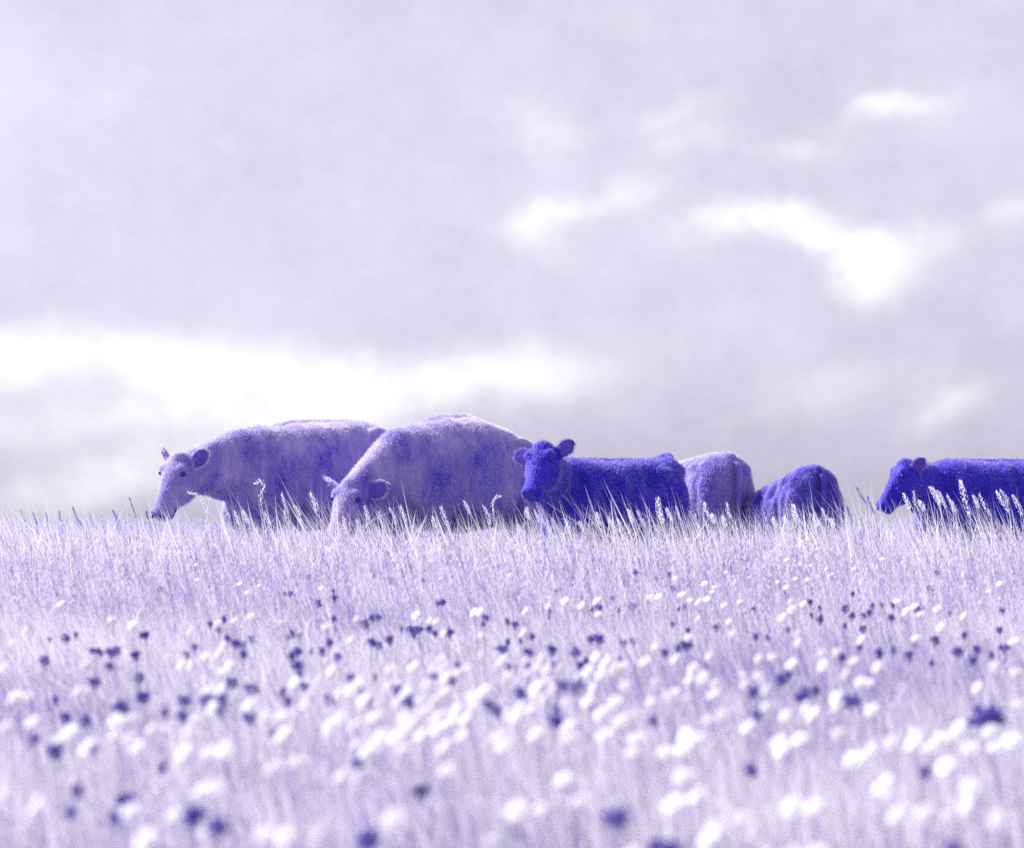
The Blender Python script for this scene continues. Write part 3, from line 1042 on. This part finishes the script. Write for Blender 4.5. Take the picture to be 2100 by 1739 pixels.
def stalks():
    def straight(lst, d, label, group, **kw):
        kw0 = dict(kw)
        for px, py, ln in lst:
            ln *= random.uniform(.75, 1.35)
            k = random.uniform(.25, .62)
            bow = random.uniform(-.12, .10) * ln
            kw['fat'] = kw0['fat'] * random.uniform(.55, 1.1)
            kw['dense'] = random.randint(16, 30)
            grass_stalk([(px + ln * k, py + ln), (px + ln * k * .55 + bow, py + ln * .5), (px, py)], d + random.uniform(-.4, .4), label, group, **kw)
    # a few with a shape of their own
    grass_stalk([(427, 1062), (418, 1034), (406, 1016), (388, 1010)], 23.6, 'bent pale grass head hanging before the raised muzzle of the left cow', fat=1.3)
    grass_stalk([(537, 1040), (534, 1016), (541, 1001), (536, 986), (524, 991)], 23.6, 'tall pale grass head curled over before the left cow\'s shoulder', fat=1.5)
    grass_stalk([(1013, 1058), (1010, 1034), (1016, 1021), (1024, 1018)], 23.0, 'hooked pale grass head under the grazing cow\'s belly', fat=1.1)
    grass_stalk([(1362, 1078), (1353, 1052), (1349, 1024)], 22.6, 'thick feathery pale grass head before the deep blue calf\'s hind leg', fat=2.0, dense=34)
    grass_stalk([(1990, 1062), (1978, 1020), (1970, 989)], 22.6, 'tallest pale grass head before the deep blue cow at the right edge', fat=1.9, dense=38)
    grass_stalk([(1640, 1078), (1632, 1058), (1627, 1038)], 22.8, 'broad white grass head before the small dark calf\'s rump', fat=2.0, dense=34)
    grass_stalk([(921, 1084), (912, 1062), (905, 1042)], 22.6, 'slim white grass head before the grazing cow\'s foreleg', fat=1.5)
    straight([(459, 1035, 26), (481, 1050, 26), (499, 1050, 24), (543, 1052, 20), (578, 1014, 34), (583, 1048, 28), (604, 1037, 28), (637, 1014, 44)],
             23.0, 'pale grass seed head rising against the left violet cow\'s dark flank', 'grass heads before the left violet cow', fat=1.4)
    straight([(732, 1069, 20), (748, 1040, 36), (799, 1043, 30), (822, 1040, 28), (888, 1064, 26), (953, 1030, 36), (993, 1040, 34), (705, 1064, 18)],
             22.9, 'pale grass seed head rising against the grazing violet cow', 'grass heads before the grazing cow', fat=1.4)
    straight([(1080, 1044, 26), (1097, 1048, 28), (1108, 1035, 32), (1134, 1066, 24), (1160, 1065, 30), (1213, 1057, 26), (1225, 1055, 24), (1290, 1048, 26),
              (1308, 1050, 24), (1368, 1045, 28), (1387, 1042, 30), (1250, 1066, 18), (1268, 1068, 16), (1190, 1072, 16)],
             22.8, 'pale grass seed head rising against the deep blue calf\'s body', 'grass heads before the deep blue calf', fat=1.5)
    straight([(1426, 1057, 26), (1445, 1034, 34), (1491, 1034, 36), (1483, 1062, 22), (1460, 1058, 26)],
             22.8, 'pale grass seed head rising against the pale violet calf', 'grass heads before the pale violet calf', fat=1.5)
    straight([(1687, 1046, 34), (1666, 1058, 26), (1608, 1062, 22), (1585, 1064, 20), (1704, 1066, 22)],
             22.8, 'pale grass seed head rising against the small dark calf', 'grass heads before the small dark calf', fat=1.5)
    straight([(1854, 1016, 30), (1874, 1010, 36), (1886, 1029, 28), (1908, 1000, 40), (1914, 1003, 44), (1926, 1010, 40), (1943, 1017, 36), (1951, 1029, 32),
              (1997, 1019, 30), (2009, 1015, 34), (2045, 1010, 36), (2053, 1007, 40), (2078, 1018, 36)],
             22.8, 'pale grass seed head rising against the deep blue cow at the right edge', 'grass heads before the deep blue cow', fat=1.7)
    straight([(42, 1046, 26), (68, 1052, 22), (96, 1054, 24), (122, 1050, 24), (150, 1042, 30), (184, 1056, 24), (232, 1048, 24), (265, 1020, 34), (300, 1050, 20)],
             23.4, 'violet grass seed head against the sky left of the cattle', 'dark grass heads on the left skyline', mat=M_STALK_DARK, fat=1.0)
    straight([(1757, 1000, 34), (1779, 1019, 26), (1552, 1040, 30), (1738, 1040, 26)],
             23.4, 'violet grass seed head against the sky between the calves and the right-hand cow', 'dark grass heads in the right gap', mat=M_STALK_DARK, fat=1.0)


stalks()

# ------------------------------------------------------------------ flowers
# positions read in three strips of the foreground: (strip origin, strip scale) in photograph pixels
WHITE = [
    ((40, 1350), .381, [(1150, 75), (1160, 170), (1430, 195), (615, 430), (1400, 430), (1505, 405), (1290, 450), (285, 320), (1475, 250), (1555, 205), (1950, 225), (740, 460), (50, 500), (1115, 500), (1320, 590), (1290, 640), (1210, 660), (450, 720), (505, 675), (1050, 715), (1110, 725), (1370, 710), (1335, 750), (2010, 755), (1930, 810), (1780, 830), (385, 880), (440, 880), (65, 925), (10, 915), (910, 945), (1225, 875), (1300, 875), (1395, 935), (1490, 965), (1250, 990), (1870, 900), (2060, 890), (1845, 975), (630, 1070), (700, 1075), (765, 1050), (1145, 1055), (1600, 1040), (1695, 1040), (335, 1145), (285, 1190), (630, 1165), (720, 1195), (770, 1240), (445, 1245), (880, 1135), (940, 1130), (1105, 1155), (1995, 1105), (1705, 1155), (2000, 1160), (2070, 1060), (1070, 1275), (1230, 1280), (1320, 1250), (1350, 1275), (105, 1075), (1985, 470), (1700, 450)]),
    ((840, 1350), .381, [(620, 160), (1060, 140), (80, 420), (40, 555), (460, 400), (550, 430), (590, 435), (830, 378), (870, 372), (640, 505), (880, 525), (1145, 505), (1415, 305), (1305, 340), (1520, 335), (1615, 305), (1630, 390), (1960, 275), (2015, 275), (1160, 370), (620, 675), (290, 745), (445, 725), (570, 740), (625, 730), (650, 795), (740, 770), (790, 735), (880, 660), (1010, 680), (1165, 680), (1260, 665), (1230, 730), (1295, 750), (1385, 745), (1185, 765), (1610, 665), (1690, 675), (1665, 710), (1740, 755), (1790, 715), (1930, 690), (1640, 780), (1495, 785), (1555, 755), (1990, 600), (1025, 800), (1050, 795), (1295, 820), (1330, 870), (1220, 865), (1215, 920), (1270, 940), (1805, 850), (1590, 865), (2000, 840), (2090, 920), (1970, 950), (1740, 955), (1555, 945), (1405, 965), (1200, 995), (1120, 980), (1040, 1035), (1100, 1045), (890, 880), (840, 945), (810, 920), (830, 985), (660, 875), (620, 905), (540, 850), (270, 850), (85, 835), (40, 880), (390, 890), (130, 935), (215, 955), (340, 945), (490, 940), (595, 950), (530, 1005), (480, 1025), (720, 1000), (640, 1035), (580, 1060), (680, 1075), (775, 1055), (195, 1045), (380, 1045), (420, 1095), (395, 1135), (65, 1100), (255, 1155), (330, 1180), (490, 1160), (600, 1125), (90, 1220), (220, 1220), (140, 1265), (380, 1255), (635, 1235), (750, 1170), (985, 1180), (1020, 1230), (1225, 1155), (1450, 1185), (1430, 1110), (1775, 1075), (1865, 1035), (1880, 1185), (1670, 1160), (1850, 1270), (2060, 1270), (1640, 1020)]),
    ((1640, 1350), .40, [(20, 150), (60, 250), (200, 185), (265, 205), (245, 235), (330, 115), (375, 140), (475, 145), (165, 290), (215, 280), (320, 315), (420, 295), (110, 285), (700, 40), (695, 210), (755, 155), (830, 160), (645, 175), (730, 300), (805, 310), (735, 345), (675, 390), (785, 65), (850, 70), (1285, 35), (1410, 55), (945, 95), (970, 130), (1110, 95), (155, 400), (350, 415), (100, 515), (370, 490), (770, 495), (770, 545), (1155, 525), (1375, 290), (1425, 355), (1620, 340), (1930, 230), (1890, 310), (1780, 380), (1640, 450), (2000, 185), (1480, 325), (1520, 370), (915, 610), (1005, 605), (920, 685), (730, 675), (530, 640), (615, 630), (225, 625), (20, 640), (130, 700), (105, 770), (190, 760), (1110, 655), (1055, 735), (1255, 690), (1975, 695), (440, 740), (445, 795), (525, 745), (560, 790), (570, 830), (265, 800), (250, 860), (15, 855), (100, 880), (1145, 790), (1200, 790), (1000, 880), (815, 935), (855, 980), (1215, 955), (1000, 935), (580, 940), (690, 990), (460, 1055), (300, 985), (80, 1110), (145, 1140), (75, 1190), (650, 1150), (670, 1200), (780, 1130), (1030, 1105), (1220, 1195), (1340, 1160), (1500, 1090), (1470, 1150), (1620, 1130), (1580, 1190), (1755, 1055), (1700, 1130), (1830, 1190), (1990, 1180), (2020, 1140), (1945, 1085), (220, 1015), (1865, 815), (1490, 515), (848, -90), (795, -72)])]
DARK = [
    ((40, 1350), .381, [(920, 232), (210, 260), (270, 265), (1870, 155), (1720, 265), (1755, 260), (1930, 320), (2035, 245), (2035, 420), (2035, 290), (380, 522), (210, 555), (315, 545), (800, 525), (830, 525), (1240, 455), (1330, 425), (1300, 490), (1500, 555), (1405, 580), (1450, 590), (1740, 540), (1770, 515), (1820, 530), (2005, 575), (1800, 630), (1890, 630), (1960, 630), (1760, 660), (2055, 665), (180, 685), (505, 635), (545, 640), (610, 635), (650, 625), (765, 655), (1455, 650), (1800, 718), (1815, 775), (500, 830), (785, 800), (595, 720), (1380, 832), (250, 940), (670, 990), (800, 920), (830, 920), (1075, 950), (1215, 945), (1290, 910), (1330, 940), (1310, 1015), (950, 1020), (1490, 1055), (1710, 890), (1740, 950), (1510, 870), (1840, 855), (2005, 940), (315, 1055), (440, 1075), (120, 1190), (255, 1265), (495, 1265), (1650, 1150), (1070, 1045), (1090, 655), (1140, 605), (1355, 545)]),
    ((840, 1350), .381, [(450, 130), (475, 178), (505, 178), (930, 172), (925, 258), (960, 250), (1100, 270), (1290, 143), (1425, 170), (1465, 170), (1365, 245), (1375, 268), (1270, 265), (1310, 265), (1450, 215), (1595, 70), (1720, 50), (1765, 112), (1825, 105), (1865, 122), (1740, 160), (2005, 165), (2080, 140), (1595, 200), (1725, 288), (1590, 360), (1630, 350), (1320, 370), (1315, 405), (1760, 365), (1850, 345), (600, 325), (630, 315), (180, 415), (220, 415), (130, 455), (380, 490), (440, 495), (480, 490), (545, 480), (585, 515), (675, 505), (450, 530), (910, 415), (890, 455), (1045, 440), (1095, 458), (180, 570), (220, 590), (295, 555), (1050, 570), (1130, 565), (1015, 615), (1205, 535), (1330, 620), (1485, 635), (1580, 550), (1635, 550), (1790, 580), (1850, 570), (1550, 685), (1520, 725), (2055, 640), (1770, 680), (725, 715), (570, 785), (690, 815), (195, 795), (120, 885), (415, 948), (40, 800), (350, 885), (165, 960), (1130, 900), (1055, 730), (1105, 730), (1180, 730), (1355, 725), (1390, 855), (1485, 860), (930, 970), (980, 1010), (1365, 1005), (1360, 1075), (1600, 990), (1980, 1070), (1180, 640)]),
    ((1640, 1350), .40, [(95, 140), (75, 165), (5, 215), (100, 200), (310, 70), (115, 100), (75, 325), (40, 345), (500, 345), (605, 155), (755, 90), (845, 300), (905, 335), (855, 380), (905, 400), (1105, 250), (1060, 340), (1100, 380), (1165, 385), (1205, 365), (1225, 320), (1280, 315), (1350, 320), (1340, 395), (1480, 255), (1510, 225), (1575, 220), (1630, 220), (1700, 185), (1520, 105), (1630, 75), (1560, 25), (1590, 25), (1620, 122), (1985, 125), (1350, 130), (2000, 335), (2020, 355), (1700, 370), (2000, 470), (1785, 500), (1610, 530), (1485, 565), (1450, 625), (1585, 670), (1745, 600), (1860, 590), (1950, 625), (1835, 655), (2030, 580), (1035, 635), (1145, 580), (1265, 610), (1355, 590), (1170, 465), (1055, 445), (710, 470), (585, 515), (515, 510), (275, 455), (100, 475), (5, 435), (40, 585), (90, 560), (670, 770), (715, 745), (495, 850), (820, 840), (800, 875), (875, 840), (1085, 905), (1135, 905), (520, 985), (1495, 345), (1530, 335), (1800, 35)])]
FH = .44     # height of the flower heads over the ground


def spots(groups):
    out = []
    for (ox, oy), s, pts in groups:
        for x, y in pts:
            out.append(((ox + x * s) * .84, (oy + y * s) * .84))
    return out


def daisy_meshes(k):
    rr = random.Random(k)
    tilt = Vector((-.36 + rr.uniform(-.34, .3), -.5 + rr.uniform(-.35, .3), .85)).normalized()
    e1 = tilt.cross(Vector((0, 1, 0))).normalized()
    e2 = tilt.cross(e1).normalized()
    r0 = .030
    b = bmesh.new()
    n = 15
    for i in range(n):
        a = 2 * math.pi * (i + rr.uniform(-.15, .15)) / n
        d = e1 * math.cos(a) + e2 * math.sin(a)
        w = tilt.cross(d)
        L = r0 * rr.uniform(.9, 1.08)
        dz = rr.uniform(-.003, .003)
        ring = [(.20, .0030, .0), (.5, .0068, .003), (.82, .0076, .001 + dz), (1.0, .0040, -.003 + dz)]
        top = []
        for t, hw, up in ring:
            c = d * L * t + tilt * up
            top.append((b.verts.new(c - w * hw), b.verts.new(c + w * hw)))
        for p, q in zip(top[:-1], top[1:]):
            b.faces.new((p[0], p[1], q[1], q[0]))
    pet = bm_mesh('petals', b, M_PETAL)
    b = bmesh.new()
    M = Matrix((e1, e2, tilt)).transposed()
    ball(b, tilt * .002, (.010, .010, .005), M)
    cen = bm_mesh('flower_centre', b, M_CENTRE)
    b = bmesh.new()
    base = Vector((rr.uniform(.02, .07), rr.uniform(-.03, .03), -FH - .03))
    pts = [Vector(p) for p in catmull([np.array(base), np.array(base * .55 + Vector((.01, .01, 0))), np.array(-tilt * .03), np.array(-tilt * .001)], 3)]
    tube(b, pts, [.0022] * len(pts), 5)
    stem = bm_mesh('stem', b, M_STEM)
    return pet, cen, stem


def knapweed_meshes(k):
    rr = random.Random(50 + k)
    b = bmesh.new()
    for i in range(70):
        u, v = rr.random(), rr.random()
        th = 2 * math.pi * u
        ph = math.acos(1 - 1.75 * v)
        d = Vector((math.sin(ph) * math.cos(th), math.sin(ph) * math.sin(th), math.cos(ph)))
        L = .026 * rr.uniform(.45, 1.25)
        w = d.cross(Vector((rr.uniform(-1, 1), rr.uniform(-1, 1), rr.uniform(-1, 1)))).normalized()
        q = d.cross(w)
        v_ = [b.verts.new(p) for p in (d * .006, d * L * .7 + w * .0035, d * L, d * L * .7 - w * .0035, d * L * .72 + q * .003)]
        b.faces.new((v_[0], v_[1], v_[4]))
        b.faces.new((v_[1], v_[2], v_[4]))
        b.faces.new((v_[2], v_[3], v_[4]))
        b.faces.new((v_[3], v_[0], v_[4]))
    ball(b, Vector((0, 0, 0)), (.013, .013, .012))
    fl = bm_mesh('florets', b, M_FLORET)
    b = bmesh.new()
    ring_loft(b, [(Vector((0, 0, -.026)), Vector((.004, 0, 0)), Vector((0, .004, 0))), (Vector((0, 0, -.02)), Vector((.011, 0, 0)), Vector((0, .011, 0))),
                  (Vector((0, 0, -.011)), Vector((.013, 0, 0)), Vector((0, .013, 0))), (Vector((0, 0, -.004)), Vector((.009, 0, 0)), Vector((0, .009, 0)))], 8, 2.0)
    cup = bm_mesh('flower_cup', b, M_STEM)
    b = bmesh.new()
    base = Vector((rr.uniform(.0, .06), rr.uniform(-.03, .03), -FH - .03))
    pts = [Vector(p) for p in catmull([np.array(base), np.array(base * .5 + Vector((.012, 0, 0))), np.array((0, 0, -.024))], 4)]
    tube(b, pts, [.0022] * len(pts), 5)
    stem = bm_mesh('stem', b, M_STEM)
    return fl, cup, stem


def place(what, px, py):
    col = [(430, 'below the left cow\'s head'), (680, 'below the left violet cow\'s flank'), (1050, 'below the grazing violet cow'),
           (1390, 'below the deep blue calf'), (1550, 'below the pale violet calf'), (1760, 'below the small dark calf'), (9999, 'below the right-hand cow')]
    where = next(t for lim, t in col if px < lim)
    band = ('large and blurred in the nearest strip' if py > 1480 else 'in the near middle meadow' if py > 1370
            else 'in the far middle meadow' if py > 1260 else 'small and far upslope')
    return what + ' ' + band + ', ' + where, what.replace('daisy', 'daisie') + 's ' + band + ', ' + where


def build_flowers():
    dz = [daisy_meshes(k) for k in range(14)]
    kw = [knapweed_meshes(k) for k in range(4)]
    w = spots(WHITE)
    # the same drift goes on below and beside the picture's edge
    for _ in range(44):
        w.append((random.uniform(-40, 2140), random.uniform(1555, 1760)))
    for y0 in (1500, 1440, 1380, 1320):
        w.append((random.uniform(2070, 2110), y0 + random.uniform(-20, 20)))
        w.append((random.uniform(-10, 28), y0 + random.uniform(-20, 20)))
    w.sort(key=lambda p: -p[1])
    stuffV, stuffF, off = [], [], 0
    for i, (px, py) in enumerate(w):
        p = hit(px, py, FH)
        if p is None:
            p = at(px, py, 24.0)
        ms = random.choice(dz)
        s = random.uniform(.38, .68) * (1.2 if py > 1480 else 1.0)
        if i < 300:
            lab, grp = place('white daisy', px, py)
            r = thing('white_daisy', lab, 'flower', p, random.uniform(-.5, .5), grp)
            r.scale = (s, s, s * .35 + .65)
            for nm, me in zip(('petals', 'flower_centre', 'stem'), ms):
                put(nm, me, r)
        else:
            for me in ms[:1] + ms[2:]:
                n = len(me.vertices)
                V = np.empty(n * 3, np.float32)
                me.vertices.foreach_get('co', V)
                V = V.reshape(-1, 3) * s + np.array(p)
                me.calc_loop_triangles()
                T = np.empty(len(me.loop_triangles) * 3, np.int32)
                me.loop_triangles.foreach_get('vertices', T)
                stuffV.append(V)
                stuffF.append(T.reshape(-1, 3) + off)
                off += n
    if stuffV:
        o = put('far_daisies', np_mesh('far_daisies', np.concatenate(stuffV), np.concatenate(stuffF), M_PETAL))
        o['kind'] = 'stuff'
        o['label'] = 'scattered tiny white daisies far up the slope'
        o['category'] = 'flowers'
    d = spots(DARK)
    for _ in range(16):
        d.append((random.uniform(-40, 2140), random.uniform(1560, 1750)))
    for i, (px, py) in enumerate(d):
        p = hit(px, py, FH - random.uniform(.05, .15))
        if p is None:
            p = at(px, py, 24.0)
        s = random.uniform(.35, .95) * (1.2 if py > 1400 else 1.0)
        lab, grp = place('dark knapweed head', px, py)
        r = thing('knapweed_flower', lab, 'flower', p, random.uniform(0, 6), grp)
        r.scale = (s * random.uniform(.8, 1.5), s, s * .5 + .5)
        for nm, me in zip(('florets', 'flower_cup', 'stem'), kw[i % 4]):
            put(nm, me, r)
    p = hit(2025 , 1468, FH)
    r = thing('knapweed_flower', 'largest dark violet flower head, blurred near the lower right corner', 'flower', p, 1.0)
    r.scale = (2.1, 2.1, 1.6)
    for nm, me in zip(('florets', 'flower_cup', 'stem'), kw[1]):
        put(nm, me, r)


build_flowers()
